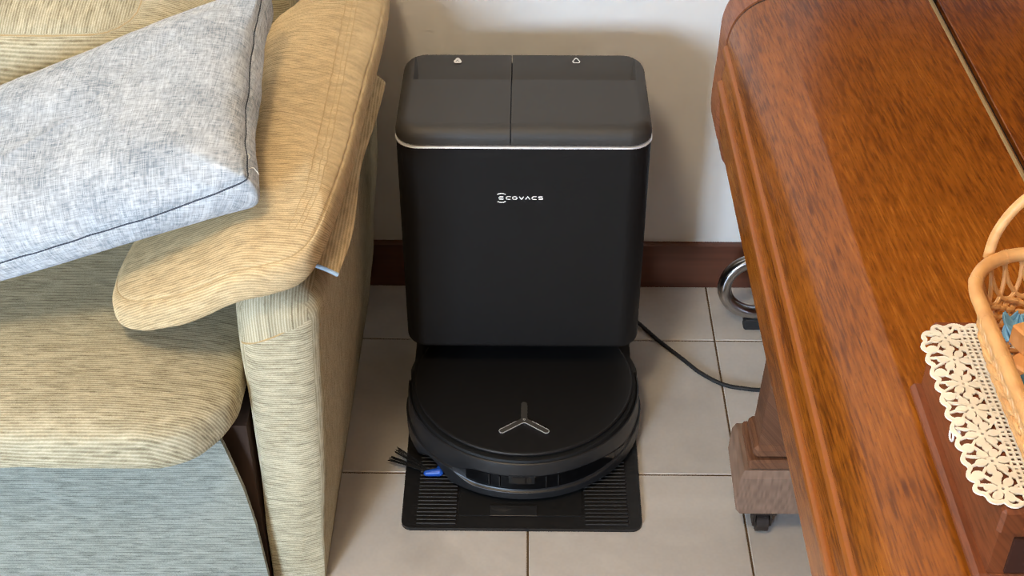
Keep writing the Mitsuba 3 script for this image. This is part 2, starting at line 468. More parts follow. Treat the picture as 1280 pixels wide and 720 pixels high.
# lid: two halves, with a finger recess sloping down from the rear
lid = man(stack(round_levels(DZ1 + 0.0038, DTOP, 0.004, 0.020, 10), DW + 0.0005, HY + 0.0005, 0.036))
yr = 1.788
rec_pts = []
prof = [(yr, DTOP + 0.02), (yr, DTOP - 0.0165), (yr + 0.010, DTOP - 0.0150), (DY1 - 0.010, DTOP - 0.0006), (DY1 + 0.01, DTOP + 0.0006), (DY1 + 0.01, DTOP + 0.02)]
hb = [(yr, DTOP - 0.0165, 0.158), (yr + 0.010, DTOP - 0.0150, 0.159), (DY1 - 0.010, DTOP - 0.0006, 0.169), (DY1 + 0.01, DTOP + 0.0006, 0.170)]
mrec = trimesh.convex.convex_hull(np.array([(DX + 0.001 + sx * (w_ + dw), y_, z_) for y_, z0_, w_ in hb for sx in (-1, 1) for z_, dw in ((z0_, 0.0), (DTOP + 0.02, 0.006 if y_ > yr + 0.02 else 0.019))]))
lid = lid - man(mrec)
SPLIT = -0.0215
put('docking_station__lid_gap', cat(box(SPLIT - 0.0007, SPLIT + 0.0007, DY0 + 0.004, yr - 0.001, DZ1 + 0.006, DTOP - 0.0022), box(SPLIT - 0.0007, SPLIT + 0.0007, yr - 0.0005, DY1 - 0.004, DZ1 + 0.006, DTOP - 0.019)), 'mat_black_matte')
left_lid = lid ^ man(box(-1, SPLIT - 0.0008, 0, 3, 0, 1))
right_lid = lid ^ man(box(SPLIT + 0.0008, 1, 0, 3, 0, 1))
a = put('docking_station__lid', tri(left_lid), 'mat_lid', 28)
b = put('docking_station__lid', tri(right_lid), 'mat_lid', 28)
labels[a] = {'label': 'left lid of the dirty water tank'}
labels[b] = {'label': 'right lid of the clean water tank'}
def recess_z(y): return DTOP - 0.0150 + (y - yr - 0.010) / (DY1 - 0.010 - yr - 0.010) * 0.0144
def drop(cx, cy, s):
    a = np.linspace(0, 2 * math.pi, 40, endpoint=False)
    r = s * (1 + 0.16 * np.cos(3 * (a - math.pi / 2)))
    return Polygon(np.column_stack([cx + r * np.cos(a), cy + r * np.sin(a) * 1.05]))
def on_recess(pg, lift=0.0004):
    m = extrude_z(pg, 0, 0.0004)
    v = np.array(m.vertices)
    v[:, 2] += recess_z(v[:, 1]) + 0.0001
    return trimesh.Trimesh(v, m.faces, process=False)
d1 = drop(-0.105, 1.853, 0.0056)
wave = unary_union([LineString([(-0.108, 1.852), (-0.1055, 1.8545), (-0.103, 1.8505)]).buffer(0.0005), Point(-0.105, 1.8555).buffer(0.0008), Point(-0.1075, 1.8500).buffer(0.0007)])
m1 = on_recess(d1.difference(wave))
d2 = drop(0.077, 1.854, 0.0056)
m2 = on_recess(d2.difference(drop(0.077, 1.854, 0.0040)))
put(a + '__drop_icon', m1, 'mat_icon')
put(b + '__drop_icon', m2, 'mat_icon')
labels[a + '__drop_icon'] = {'label': 'filled pale drop symbol'}
labels[b + '__drop_icon'] = {'label': 'outlined pale drop symbol'}
# wordmark on the front: ECOVACS, its E between two arcs
def letter_lines():
    w, h = 0.0060, 0.0044
    def arc(cx, cy, rx, ry, a0, a1, n=24):
        t = np.radians(np.linspace(a0, a1, n)); return LineString(np.column_stack([cx + rx * np.cos(t), cy + ry * np.sin(t)]))
    def c_(x): return [LineString(np.vstack([[[x + w, h]], np.array(arc(x + 0.0026, h / 2, 0.0026, h / 2, 90, 270).coords), [[x + w, 0]]]))]
    def e_(x): return c_(x) + [LineString([(x + 0.0016, h / 2), (x + w, h / 2)])]
    def o_(x): return [Point(x + w / 2, h / 2).buffer(1).exterior if False else LineString([(x + w / 2 + w / 2 * math.cos(t), h / 2 + h / 2 * math.sin(t)) for t in np.linspace(0, 2 * math.pi, 40)])]
    def v_(x): return [LineString([(x, h), (x + w / 2, 0), (x + w, h)])]
    def a_(x): return [LineString([(x, 0), (x + w / 2, h), (x + w, 0)])]
    def s_(x):
        q = h / 4
        top = np.array(arc(x + 0.0016, h - q, 0.0014, q, 90, 270, 12).coords)
        bot = np.array(arc(x + w - 0.0016, q, 0.0014, q, 90, -90, 12).coords)
        return [LineString(np.vstack([[[x + w - 0.0002, h]], top, bot, [[x + 0.0002, 0]]]))]
    xs_ = [0.0, 0.0097, 0.0182, 0.0272, 0.0357, 0.0445, 0.0530]
    L = []
    for fn, x in zip((e_, c_, o_, v_, a_, c_, s_), xs_):
        L += fn(x)
    thin = unary_union([q.buffer(0.00062, cap_style=2) for q in L])
    arcs = unary_union([arc(0.0034, h / 2, 0.0085, 0.0070, 52, 128).buffer(0.0007), arc(0.0034, h / 2, 0.0085, 0.0070, 232, 308).buffer(0.0007)])
    return unary_union([thin, arcs])
logo = extrude_z(letter_lines(), 0, 0.0005)
v = np.array(logo.vertices) * [1.09, 1.12, 1]
logo = trimesh.Trimesh(np.stack([v[:, 0] - 0.0385, DY0 - 0.0001 - v[:, 2], v[:, 1] + 0.4435], 1), logo.faces, process=False)
logo.fix_normals()
k = put('docking_station__wordmark', logo, 'mat_print')
labels[k] = {'label': 'white ECOVACS lettering with arcs around its first letter'}
# rear column that carries the housing, and the ribbed tray on the floor
put('docking_station__rear_column', tri(rbox(-0.180, 0.174, 1.836, 1.878, 0.008, 0.163, 0.008)), 'mat_black_matte', 35)
tray = Polygon(np.vstack([rrect(0.1865, 0.24, 0.016)])) 
tr = extrude_z(affinity.translate(tray, -0.0025, 1.400 + 0.24), 0.0002, 0.006)
v = np.array(tr.vertices); w = 0.985 + 0.03 * (v[:, 1] - 1.4) / 0.48
v[:, 0] = (v[:, 0] + 0.0025) * w - 0.0025
put('docking_station__tray', trimesh.Trimesh(v, tr.faces, process=False), 'mat_black', 30)
TK = 'docking_station__tray__rib'
for xa, xb in ((-0.164, -0.1025), (0.0945, 0.161)):
    for i in range(23):
        y = 1.407 + i * 0.0078
        put(TK, chamfer_box(xa, xb, y, y + 0.0030, 0.0055, 0.0088, 0.0009), 'mat_black')
put('docking_station__tray__ramp', chamfer_box(-0.099, 0.091, 1.425, 1.62, 0.0058, 0.0075, 0.0015), 'mat_black_matte')
put('docking_station__tray__contact_plate', chamfer_box(-0.052, 0.022, 1.4235, 1.446, 0.0074, 0.0089, 0.001), 'mat_bumper')
tag('docking_station', 'tall black robot vacuum docking station with silver band and two-part lid against the wall', 'docking station')

# ------------------------------------------------------------------ robot
RX, RY, RR = -0.001, 1.641, 0.1915
def ring_mesh(prof_fn, thetas, closed):
    P = np.array([prof_fn(t) for t in thetas])                  # (n, k, 2) of r, z
    n, kk = P.shape[:2]
    ct, st = np.cos(thetas)[:, None], np.sin(thetas)[:, None]
    v = np.stack([RX + P[..., 0] * ct, RY + P[..., 0] * st, P[..., 1]], -1).reshape(-1, 3)
    idx = np.arange(n * kk).reshape(n, kk)
    A, B = (idx, np.roll(idx, -1, 0)) if closed else (idx[:-1], idx[1:])
    A2, B2 = np.roll(A, -1, 1), np.roll(B, -1, 1)
    f = np.vstack([np.stack([A, B, B2], -1).reshape(-1, 3), np.stack([A, B2, A2], -1).reshape(-1, 3)])
    if not closed:
        for row, flip in ((idx[0], 1), (idx[-1], -1)):
            c = v[row].mean(0); v = np.vstack([v, c]); q = np.roll(row, -1)
            t = np.stack([np.full(kk, len(v) - 1), row, q], -1)
            f = np.vstack([f, t[:, ::flip]])
    m = trimesh.Trimesh(v, f, process=False)
    m.fix_normals()
    return m
# body
put('robot_vacuum__body', lathe([(0, 0.016), (0.165, 0.016), (0.182, 0.026), (0.1835, 0.086), (0.181, 0.0905), (0.174, 0.092), (0, 0.092)], 120, (RX, RY)), 'mat_black_matte', 30)
# side wheels' skirts where the bumper ends
cover = [(0, 0.0935), (0.1745, 0.0935), (0.1760, 0.0975), (0.1745, 0.0992), (0.172, 0.1000), (0.120, 0.1006), (0.0, 0.1008)]
put('robot_vacuum__top_cover', lathe(cover, 160, (RX, RY)), 'mat_black', 30)
def slot_w(t):
    a = math.degrees(t)                                         # -90 is the front
    lo, hi = -128.0, -18.0
    if a <= lo or a >= hi: return 0.0
    s = min((a - lo) / 16.0, (hi - a) / 45.0, 1.0)
    return s * s * (3 - 2 * s)
def brush_lift(t):
    a = math.degrees(t)
    return max(0.0, 1 - ((a + 139) / 12.0) ** 2)
def bump_prof(t):
    w, lf = slot_w(t), brush_lift(t)
    h = 0.0145 * w
    zc, dp = 0.0475, 0.007 * w
    zb = 0.0145 + 0.022 * lf
    R = RR
    hb = max(zc - h, zb + 0.006)
    return [(R - 0.010, zb), (R - 0.003, zb), (R, zb + 0.004), (R + 0.0005, hb - 0.003), (R - 0.0002, hb - 0.001), (R - dp, hb),
            (R - dp - 0.001, zc + h), (R - 0.0025 - 0.0008, zc + h + 0.001), (R - 0.003, zc + h + 0.003), (R - 0.0042, 0.081), (R - 0.0052, 0.0865), (R - 0.0070, 0.0875), (R - 0.0076, 0.086), (R - 0.0082, 0.076)]
th = np.radians(np.linspace(-182, 6, 240))
put('robot_vacuum__bumper', ring_mesh(bump_prof, th, False), 'mat_bumper', 26)
labels['robot_vacuum__bumper'] = {'label': 'charcoal front bumper with a long sensor slot'}
def win_prof(t):
    w = slot_w(t); h = 0.0135 * max(w, 0.02)
    r = RR - 0.0065 * max(w, 0.3) + 0.0008
    return [(r - 0.002, 0.0475 - h), (r, 0.0475 - h), (r - 0.0008, 0.0475 + h), (r - 0.0028, 0.0475 + h)]
thw = np.radians(np.linspace(-118, -32, 110))
put('robot_vacuum__sensor_window', ring_mesh(win_prof, thw, False), 'mat_gloss', 30)
labels['robot_vacuum__sensor_window'] = {'label': 'glossy black sensor strip'}
# camera housing in the slot
def sector(a0, a1, r0, r1, z0, z1, n=16):
    def f(t): return [(r0, z0), (r1, z0), (r1 - 0.001, z1), (r0, z1)]
    return ring_mesh(f, np.radians(np.linspace(a0, a1, n)), False)
k = put('robot_vacuum__camera_housing', sector(-96.5, -84.5, RR - 0.012, RR - 0.0012, 0.0500, 0.0660), 'mat_black_matte', 30)
put(k + '__lens_window', sector(-95, -86, RR - 0.004, RR - 0.0003, 0.0520, 0.0635), 'mat_gloss', 30)
for aa in (-106, -101, -79, -73):
    put('robot_vacuum__slot_divider', sector(aa - 0.25, aa + 0.25, RR - 0.008, RR - 0.0025, 0.036, 0.060, 4), 'mat_black', 30)
# small side pieces behind the bumper's right end
put('robot_vacuum__side_guard', sector(8, 22, RR - 0.013, RR - 0.003, 0.040, 0.0900, 10), 'mat_bumper', 26)
put('robot_vacuum__side_guard', sector(160, 172, RR - 0.013, RR - 0.004, 0.040, 0.0900, 10), 'mat_bumper', 26)
# three-armed emblem
ec = arr(0.0005, 1.5385)
arms = [((0, 0), (0.0, 0.036)), ((0, 0), (-0.034, -0.0255)), ((0, 0), (0.034, -0.0255))]
em = unary_union([LineString([(ec[0] + p[0], ec[1] + p[1]) for p in a_]).buffer(0.0050) for a_ in arms])
em = em.buffer(0.006).buffer(-0.006).buffer(-0.001).buffer(0.001)
put('robot_vacuum__emblem_recess', extrude_z(em.buffer(0.0012), 0.1000, 0.00095), 'mat_black_matte')
k = put('robot_vacuum__emblem', cat(extrude_z(em, 0.1003, 0.0018), extrude_z(em.buffer(-0.0009), 0.1015, 0.0011)), 'mat_emblem', 20)
labels[k] = {'label': 'three-armed metal emblem button'}
ringm = extrude_z(Point(ec[0], ec[1]).buffer(0.0021).difference(Point(ec[0], ec[1]).buffer(0.0012)), 0.1022, 0.0006)
put(k + '__indicator_ring', ringm, 'mat_silver')
rim = em.difference(em.buffer(-0.0011)).intersection(sbox(-1, 0, 1, ec[1] - 0.004))
put(k + '__bright_edge', extrude_z(rim, 0.1019, 0.0009), 'mat_silver')
# side brush
hub = arr(-0.133, 1.512)
bl = cat(tri(m3.Manifold.batch_hull([m3.Manifold.sphere(0.007, 16).translate((hub[0], hub[1] - 0.003, 0.016)), m3.Manifold.sphere(0.005, 16).translate((hub[0] - 0.020, hub[1] - 0.004, 0.014))])),
         tri(m3.Manifold.batch_hull([m3.Manifold.sphere(0.006, 16).translate((hub[0], hub[1], 0.017)), m3.Manifold.sphere(0.0045, 16).translate((hub[0] + 0.006, hub[1] + 0.016, 0.018))])))
put('robot_vacuum__side_brush', bl, 'mat_blue', 40)
labels['robot_vacuum__side_brush'] = {'label': 'blue side brush with dark bristles'}
bris = []
for base, tip in (((-0.150, 1.509), (-0.213, 1.541)), ((-0.150, 1.512), (-0.205, 1.560))):
    bd = arr(*tip) - arr(*base); pn = arr(-bd[1], bd[0]) / np.linalg.norm(bd)
    for j in range(16):
        o = rng.uniform(-1, 1)
        p0 = arr(*base) + pn * 0.0015 * o
        p1 = arr(*tip) + pn * 0.0055 * o + bd * rng.uniform(-0.06, 0.05)
        q = np.array([[*p0, 0.0145], [*(0.5 * (p0 + p1) + pn * 0.001 * o), 0.0150 + rng.uniform(-0.001, 0.001)], [*p1, 0.0125 + rng.uniform(-0.002, 0.002)]])
        bris.append(tube(smooth_path(q, 8), 0.00055, 5))
put('robot_vacuum__side_brush__bristles', cat(*bris), 'mat_black_matte', 40)
labels['robot_vacuum__side_brush__bristles'] = {'kind': 'stuff', 'label': 'dark bristle tufts'}
tag('robot_vacuum', 'round black robot vacuum parked on the tray of its dock', 'robot vacuum')

# ------------------------------------------------------------------ power cord
cp = smooth_path([(0.150, 1.889, 0.034), (0.185, 1.895, 0.026), (0.207, 1.893, 0.008), (0.240, 1.850, 0.0035), (0.276, 1.803, 0.0035), (0.305, 1.765, 0.0035), (0.338, 1.737, 0.0035), (0.37, 1.726, 0.0035), (0.42, 1.724, 0.0035), (0.52, 1.76, 0.0035), (0.66, 1.86, 0.0035), (0.80, 1.95, 0.0035), (0.98, 1.99, 0.0035)], 160)
put('power_cord', tube(cp, 0.0035, 10), 'mat_rubber', 40)
tag('power_cord', 'black power cord running from the docking station across the tiles to under the piano', 'cable')

# ------------------------------------------------------------------ sofa
AX_IN, AY = -0.360, 1.283
def arm_mesh(mirror=None):
    r = 0.038
    s = m3.Manifold.sphere(r, 32)
    # outer face leans outwards going up
    pts = [(AX_IN + r, AY + r, 0.03 + r), (-0.290 - r, AY + r, 0.03 + r), (AX_IN + r, 1.985 - r, 0.03 + r), (-0.290 - r, 1.985 - r, 0.03 + r),
           (AX_IN + r, AY + r, 0.542 - r), (-0.252 - r, AY + r, 0.535 - r), (AX_IN + r, 1.985 - r, 0.545 - r), (-0.246 - r, 1.985 - r, 0.538 - r)]
    pts += [(-0.262 - r, AY + r, 0.33), (-0.250 - r, 1.985 - r, 0.33)]
    foot = [(AX_IN, AY + 0.004, 0.004), (-0.290, AY + 0.012, 0.004), (AX_IN, 1.98, 0.004), (-0.290, 1.98, 0.004)]
    tiny = m3.Manifold.cube((0.002, 0.002, 0.002))
    mm = m3.Manifold.batch_hull([s.translate(p) for p in pts] + [tiny.translate((p[0] - 0.001, p[1], p[2])) for p in foot])
    mm = mm.refine_to_length(0.016)
    t = tri(mm)
    v = np.array(t.vertices)
    n = trimesh.Trimesh(v, t.faces, process=False).vertex_normals
    v = v + n * ((vnoise(v * [14, 9, 9], 3) - 0.5) * 0.006 * np.clip(v[:, 2] / 0.1, 0, 1))[:, None]
    if mirror is not None:
        v[:, 0] = mirror - v[:, 0]
        return trimesh.Trimesh(v, np.array(t.faces)[:, ::-1], process=False)
    return trimesh.Trimesh(v, t.faces, process=False)
SL = -1.93                                                     # x of mirrored arm: SL - x
put('sofa__arm', arm_mesh(), 'mat_fabric_frame', True)
put('sofa__arm', arm_mesh(-1.93), 'mat_fabric_frame', True)
# seam over the front end of the arm, corduroy direction changes there
sm = smooth_path([(-0.3595, AY + 0.030, 0.456), (-0.352, AY + 0.010, 0.461), (-0.330, AY + 0.0005, 0.471), (-0.300, AY + 0.0005, 0.485), (-0.275, AY + 0.010, 0.498), (-0.266, AY + 0.024, 0.503)], 30)
put('sofa__arm__seam', tube(sm, 0.0011, 6), 'mat_thread', 40)
put('sofa__base', cat(box(-1.568, -0.364, 1.285, 1.92, 0.02, 0.326)), 'mat_lining')
# front panel: upholstery hanging in front of the base, its right edge standing off the arm
PY = 1.252
pg = [(-1.568, 0.004), (-0.3560, 0.004), (-0.3585, 0.07), (-0.3640, 0.17), (-0.3720, 0.24), (-0.3860, 0.31), (-0.391, 0.331), (-1.568, 0.331)]
pan = trimesh.creation.extrude_polygon(Polygon(pg), 0.008, engine='earcut')
v = np.array(pan.vertices)
pan = trimesh.Trimesh(np.stack([v[:, 0], PY + v[:, 2], v[:, 1]], 1), np.array(pan.faces)[:, ::-1], process=False)
pan.fix_normals()
put('sofa__front_panel', pan, 'mat_fabric_front', 30)
put('sofa__back_frame', tri(rbox(-1.568, -0.362, 1.922, 1.986, 0.03, 0.715, 0.03, 24)), 'mat_fabric_frame', 40)
tag('sofa', 'beige ribbed fabric sofa along the left side, its arm beside the docking station', 'sofa')

# seat cushion
ol = rrect(0.60, 0.29, 0.105, 40)
ol = resample(ol, 420)
cx, cy = -0.362 - 0.60 - 0.001, 1.172 + 0.29
O = np.column_stack([ol[:, 0] + cx, ol[:, 1] + cy, np.full(len(ol), 0.384)])
def seat_bump(t, ph, P):
    front = np.clip((1.30 - P[..., 1]) / 0.12, 0, 1)
    x = P[..., 0]
    folds = (vnoise(np.stack([x * 34, ph * 2.0, 0 * x], -1), 5) - 0.5) * 0.016 * front * np.exp(-((ph - 1.62) / 0.45) ** 2)
    lump = (vnoise(P * [6, 6, 2], 8) - 0.5) * 0.008
    seam = -0.0035 * np.exp(-((ph - 1.72) / 0.05) ** 2)
    return folds + lump + seam
mesh, uv, at = cushion(O, (cx, cy, 0.384), 0.046, 0.052, 0.42, 90, bump=seat_bump, crown=0.008)
put('seat_cushion', mesh, 'mat_fabric', True, uv)
tag('seat_cushion', 'beige ribbed seat cushion with rounded front corner on the sofa', 'cushion')
# back cushion
ol = resample(rrect(0.560, 0.140, 0.07, 30), 360)
cx, cy = -0.428 - 0.560, 1.636 + 0.140
O = np.column_stack([ol[:, 0] + cx, ol[:, 1] + cy, 0.612 + 0.25 * (ol[:, 1])])
def back_bump(t, ph, P):
    return (vnoise(P * [9, 7, 7], 12) - 0.5) * 0.012 - 0.004 * np.exp(-((ph - 0.70) / 0.05) ** 2)
mesh, uv, at = cushion(O, (cx, cy, 0.612), 0.130, 0.155, 0.5, 80, bump=back_bump)
ring = np.tile(np.linspace(0, math.pi, 80)[1:-1] < 0.70, len(O))           # above the seam the ribs run front to back
uv[:-2][ring] = uv[:-2][ring][:, ::-1]; uv[-2] = uv[-2][::-1]
put('back_cushion', mesh, 'mat_fabric', True, uv)
tag('back_cushion', 'beige ribbed back cushion of the sofa behind the grey pillow', 'cushion')
n = len(O)
c = np.array([at(np.array(float(i)), np.array(0.70), -0.0004) for i in range(0, n, 3)])
put('back_cushion__seam', tube(c, 0.0012, 6, True), 'mat_thread', 40)

# arm cover: flap of the same cloth lying on the arm under the pad
def sheet(P, thick):
    """grid of points (a, b, 3) -> closed slab, thickness along the local normal"""
    a, b = P.shape[:2]
    du, dv = np.gradient(P, axis=0), np.gradient(P, axis=1)
    N = np.cross(du, dv); N /= np.linalg.norm(N, axis=-1, keepdims=True)
    v = np.vstack([(P + N * thick / 2).reshape(-1, 3), (P - N * thick / 2).reshape(-1, 3)])
    idx = np.arange(a * b).reshape(a, b)
    q = np.stack([idx[:-1, :-1], idx[1:, :-1], idx[1:, 1:], idx[:-1, 1:]], -1).reshape(-1, 4)
    f = [q, q[:, ::-1] + a * b]
    rim = np.concatenate([idx[:-1, 0], idx[-1, :-1], idx[1:, -1][::-1], idx[0, 1:][::-1]])
    nx = np.roll(rim, -1)
    f.append(np.stack([rim, rim + a * b, nx + a * b, nx], -1))
    q = np.vstack(f)
    return trimesh.Trimesh(v, np.vstack([q[:, [0, 1, 2]], q[:, [0, 2, 3]]]), process=False), np.arange(a * b)
A_, B_ = np.meshgrid(np.linspace(0, 1, 70), np.linspace(0, 1, 14), indexing='ij')
yy = 1.338 + A_ * 0.515 + 0.0 * B_
xin = -0.335
xout = -0.2325 + 0.0155 * A_ + 0.004 * np.sin(A_ * 9) - 0.02 * np.clip((A_ - 0.93) / 0.07, 0, 1)
xx = xin + B_ * (xout - xin)
zz = 0.553 + 0.004 * A_ - 0.020 * np.clip((B_ - 0.55) / 0.45, 0, 1) ** 1.6 + 0.003 * np.sin(A_ * 14 + B_ * 2) * B_
mesh, _ = sheet(np.stack([xx, yy, zz], -1), 0.004)
uvs = np.column_stack([yy.reshape(-1), xx.reshape(-1)])
put('arm_cover', mesh, 'mat_fabric_warm', True, np.vstack([uvs, uvs]) + 3)
put('arm_cover__hem', tube(np.column_stack([xx[0, 6:], yy[0, 6:] - 0.001, zz[0, 6:]]), 0.0027, 8), 'mat_hem', 40)
labels['arm_cover__hem'] = {'label': 'frayed pale blue hem'}
tag('arm_cover', 'beige corduroy arm cover strip hanging out under the big pad on the sofa arm', 'arm cover')

# big soft pad over the arm
pts = [(-0.300, 1.262, 0.568), (-0.345, 1.257, 0.558), (-0.41, 1.268, 0.518), (-0.480, 1.295, 0.482), (-0.519, 1.330, 0.467), (-0.530, 1.378, 0.468), (-0.520, 1.45, 0.478),
       (-0.474, 1.60, 0.512), (-0.404, 1.70, 0.562), (-0.392, 1.845, 0.592), (-0.350, 1.900, 0.615), (-0.30, 1.960, 0.632), (-0.245, 1.970, 0.636), (-0.214, 1.94, 0.632),
       (-0.213, 1.80, 0.618), (-0.222, 1.65, 0.606), (-0.228, 1.5, 0.598), (-0.236, 1.38, 0.593), (-0.250, 1.305, 0.582), (-0.270, 1.275, 0.573)]
O = resample(smooth_path(pts, 200, True), 360)
O[:, 2] += 0.010 * np.clip((1.50 - O[:, 1]) / 0.15, 0, 1)
PC = arr(-0.350, 1.600, 0.596)
def pad_bump(t, ph, P):
    pk = (vnoise(np.stack([t * 150, ph * 1.5, 0 * t], -1), 21) - 0.5) * 0.006 * np.exp(-((ph - 1.35) / 0.4) ** 2)
    seam = -0.0035 * np.exp(-((ph - 1.22) / 0.04) ** 2)
    right = np.exp(-((P[..., 0] + 0.262) / 0.007) ** 2) * (ph < 1.3)
    return pk + seam - 0.0022 * right + (vnoise(P * [12, 8, 8], 23) - 0.5) * 0.006
mesh, uv, at = cushion(O, PC, 0.036, 0.038, 0.50, 100, bump=pad_bump, crown=0.012, turn=0.12)
put('arm_pad', mesh, 'mat_fabric_warm', True, uv)
tag('arm_pad', 'large soft beige ribbed pad draped over the sofa arm, partly under the pillow', 'cushion')
def surf_line(at, O, C, e, top, crown, pts2, lift):
    """points on the upper surface above plan positions"""
    out = []
    n = len(O)
    ang = np.unwrap(np.arctan2(O[:, 1] - C[1], O[:, 0] - C[0]))
    for x, y in pts2:
        d = np.array([x - C[0], y - C[1]])
        cr = (O[:, 0] - C[0]) * d[1] - (O[:, 1] - C[1]) * d[0]
        dt = (O[:, 0] - C[0]) * d[0] + (O[:, 1] - C[1]) * d[1]
        i = int(np.argmin(np.where(dt > 0, np.abs(cr) / np.linalg.norm(O[:, :2] - C[:2], axis=1), 9)))
        r = min(np.linalg.norm(d) / np.linalg.norm(O[i, :2] - C[:2]), 0.995)
        ph = math.asin(r ** (1 / e))
        out.append(at(np.array(float(i)), np.array(ph), lift))
    return np.array(out)
for dx in (0.0, 0.011, 0.018):
    ln = surf_line(at, O, PC, 0.50, 0.036, 0.012, [(-0.268 + dx * 0.9 - 0.03 * max(0, (1.42 - y) / 0.13) ** 2, y) for y in np.linspace(1.32, 1.93, 60)], -0.0004)
    put('arm_pad__stitch_line', tube(smooth_path(ln, 80), 0.0008, 6), 'mat_thread', 40)

front = [i for i in range(len(O)) if O[i, 1] < 1.372]
gap_at = next((j for j in range(len(front) - 1) if front[j + 1] - front[j] > 1), None)
if gap_at is not None: front = front[gap_at + 1:] + front[:gap_at + 1]
put('arm_pad__seam', tube(np.array([at(np.array(float(i)), np.array(1.22), -0.0002) for i in front]), 0.0010, 6), 'mat_thread', 40)

# grey pillow
C1, C2, C3, C4 = arr(-0.314, 1.319, 0.672), arr(-0.343, 1.680, 0.750), arr(-0.830, 1.515, 0.605), arr(-0.810, 1.290, 0.512)
def edge(a, b, sag, drop, n=24):
    t = np.linspace(0, 1, n, endpoint=False)[:, None]
    m = (C1 + C2 + C3 + C4) / 4
    inw = (m - (a + b) / 2); inw /= np.linalg.norm(inw)
    bow = (4 * t * (1 - t)) ** 0.8
    return a + (b - a) * t + inw * sag * bow - arr(0, 0, 1) * drop * bow
O = np.vstack([edge(C1, C2, 0.012, 0.010), edge(C2, C3, 0.006, 0.0), edge(C3, C4, 0.012, 0.0), edge(C4, C1, 0.004, 0.014)])
O = resample(O, 360)
for _ in range(6):
    O = 0.5 * O + 0.25 * (np.roll(O, 1, 0) + np.roll(O, -1, 0))
PCN = O.mean(0) + arr(0.03, 0, 0.0)
upv = np.cross(C2 - C1, C4 - C1); upv /= np.linalg.norm(upv)
def pil_bump(t, ph, P):
    w = np.exp(-((ph - 1.25) / 0.5) ** 2)
    wr = (vnoise(np.stack([t * 70, ph * 1.6, 0 * t], -1), 31) - 0.5) * 0.010 * w
    return wr - 0.0055 * np.exp(-((ph - 1.40) / 0.05) ** 2) + (vnoise(P * [9, 14, 9], 33) - 0.5) * 0.018
mesh, uv, at = cushion(O, PCN, 0.078, 0.034, 0.78, 90, up=upv, bump=pil_bump)
# soften the folds that run from the corners to the middle, keeping the rim
pv = np.array(mesh.vertices)[:-2].reshape(len(O), 88, 3)
keep_w = np.clip((np.abs(np.linspace(0, math.pi, 90)[1:-1] - 1.45) - 0.14) / 0.35, 0, 1)[None, :, None]
for _ in range(900):
    avg = (np.roll(pv, 1, 0) + np.roll(pv, -1, 0)) / 2
    pv = pv + 0.7 * keep_w * (avg - pv) * arr(0.0, 0.0, 1.0)
mesh.vertices = np.vstack([pv.reshape(-1, 3), np.array(mesh.vertices)[-2:]])
put('grey_pillow', mesh, 'mat_linen', True, uv)
tag('grey_pillow', 'pale grey linen pillow leaning on the sofa back over the arm pad', 'pillow')
ln = np.array([at(np.array(float(i)), np.array(1.40), -0.0006) for i in range(0, 360, 2)])
put('grey_pillow__seam', tube(ln, 0.0013, 6, True), 'mat_linen_seam', 40)
tp = C1 + arr(-0.020, 0.040, 0.012)
put('grey_pillow__loose_thread', cat(tube(smooth_path([tp + arr(-.006, .004, .004), tp + arr(0, .010, .009), tp + arr(.006, .004, .008), tp + arr(.001, -.003, .006), tp + arr(-.005, .002, .005)], 24), 0.0005, 5),
                                     tube(smooth_path([tp + arr(.008, -.016, .004), tp + arr(.014, -.018, .006), tp + arr(.021, -.026, .002)], 16), 0.0005, 5)), 'mat_white_thread', 40)

# ------------------------------------------------------------------ piano
PZ = 0.740
NEAR, FAR = 0.22, 1.700
# fall board: flat top turning over a broad rounded front
cur = []
a0 = arr(0.342, PZ)
ctrl = [arr(0.342, PZ), arr(0.307, 0.7315), arr(0.284, 0.710), arr(0.2805, 0.668)]
for t in np.linspace(0, 1, 26):
    cur.append((1 - t) ** 3 * ctrl[0] + 3 * t * (1 - t) ** 2 * ctrl[1] + 3 * t * t * (1 - t) * ctrl[2] + t**3 * ctrl[3])
cur = np.array(cur)
outer = [(0.5446, PZ)] + [tuple(q) for q in cur]
inner = [(0.302, 0.668), (0.306, 0.696), (0.320, 0.716), (0.345, 0.7255), (0.5446, 0.7255)]
put('piano__fall_board', extrude_y(outer + inner, NEAR, FAR), 'mat_piano', 24)
# mouldings along the front
def bead(cx, cz, r, y0, y1):
    t = np.linspace(0, 2 * math.pi, 20, endpoint=False)
    return extrude_y([(cx + r * math.cos(q), cz + r * math.sin(q)) for q in t], y0, y1)
put('piano__moulding', extrude_y([(0.300, 0.667), (0.281, 0.6675), (0.2765, 0.6655), (0.2745, 0.660), (0.2755, 0.655), (0.279, 0.651), (0.300, 0.651)], NEAR, FAR), 'mat_moulding', 40)
put('piano__frieze', extrude_y([(0.300, 0.6508), (0.2835, 0.6508), (0.2805, 0.640), (0.2785, 0.624), (0.2785, 0.612), (0.300, 0.612)], NEAR, FAR), 'mat_piano', 24)
put('piano__moulding', extrude_y([(0.300, 0.6118), (0.2765, 0.6118), (0.2725, 0.609), (0.2718, 0.603), (0.2745, 0.5985), (0.300, 0.598)], NEAR, FAR), 'mat_moulding', 40)
put('piano__key_slip', extrude_y([(0.310, 0.5978), (0.2768, 0.5978), (0.2840, 0.515), (0.2870, 0.511), (0.310, 0.511)], NEAR, FAR), 'mat_piano', 24)
put('piano__key_bed', box(0.311, 0.72, NEAR, FAR, 0.513, 0.725), 'mat_case')
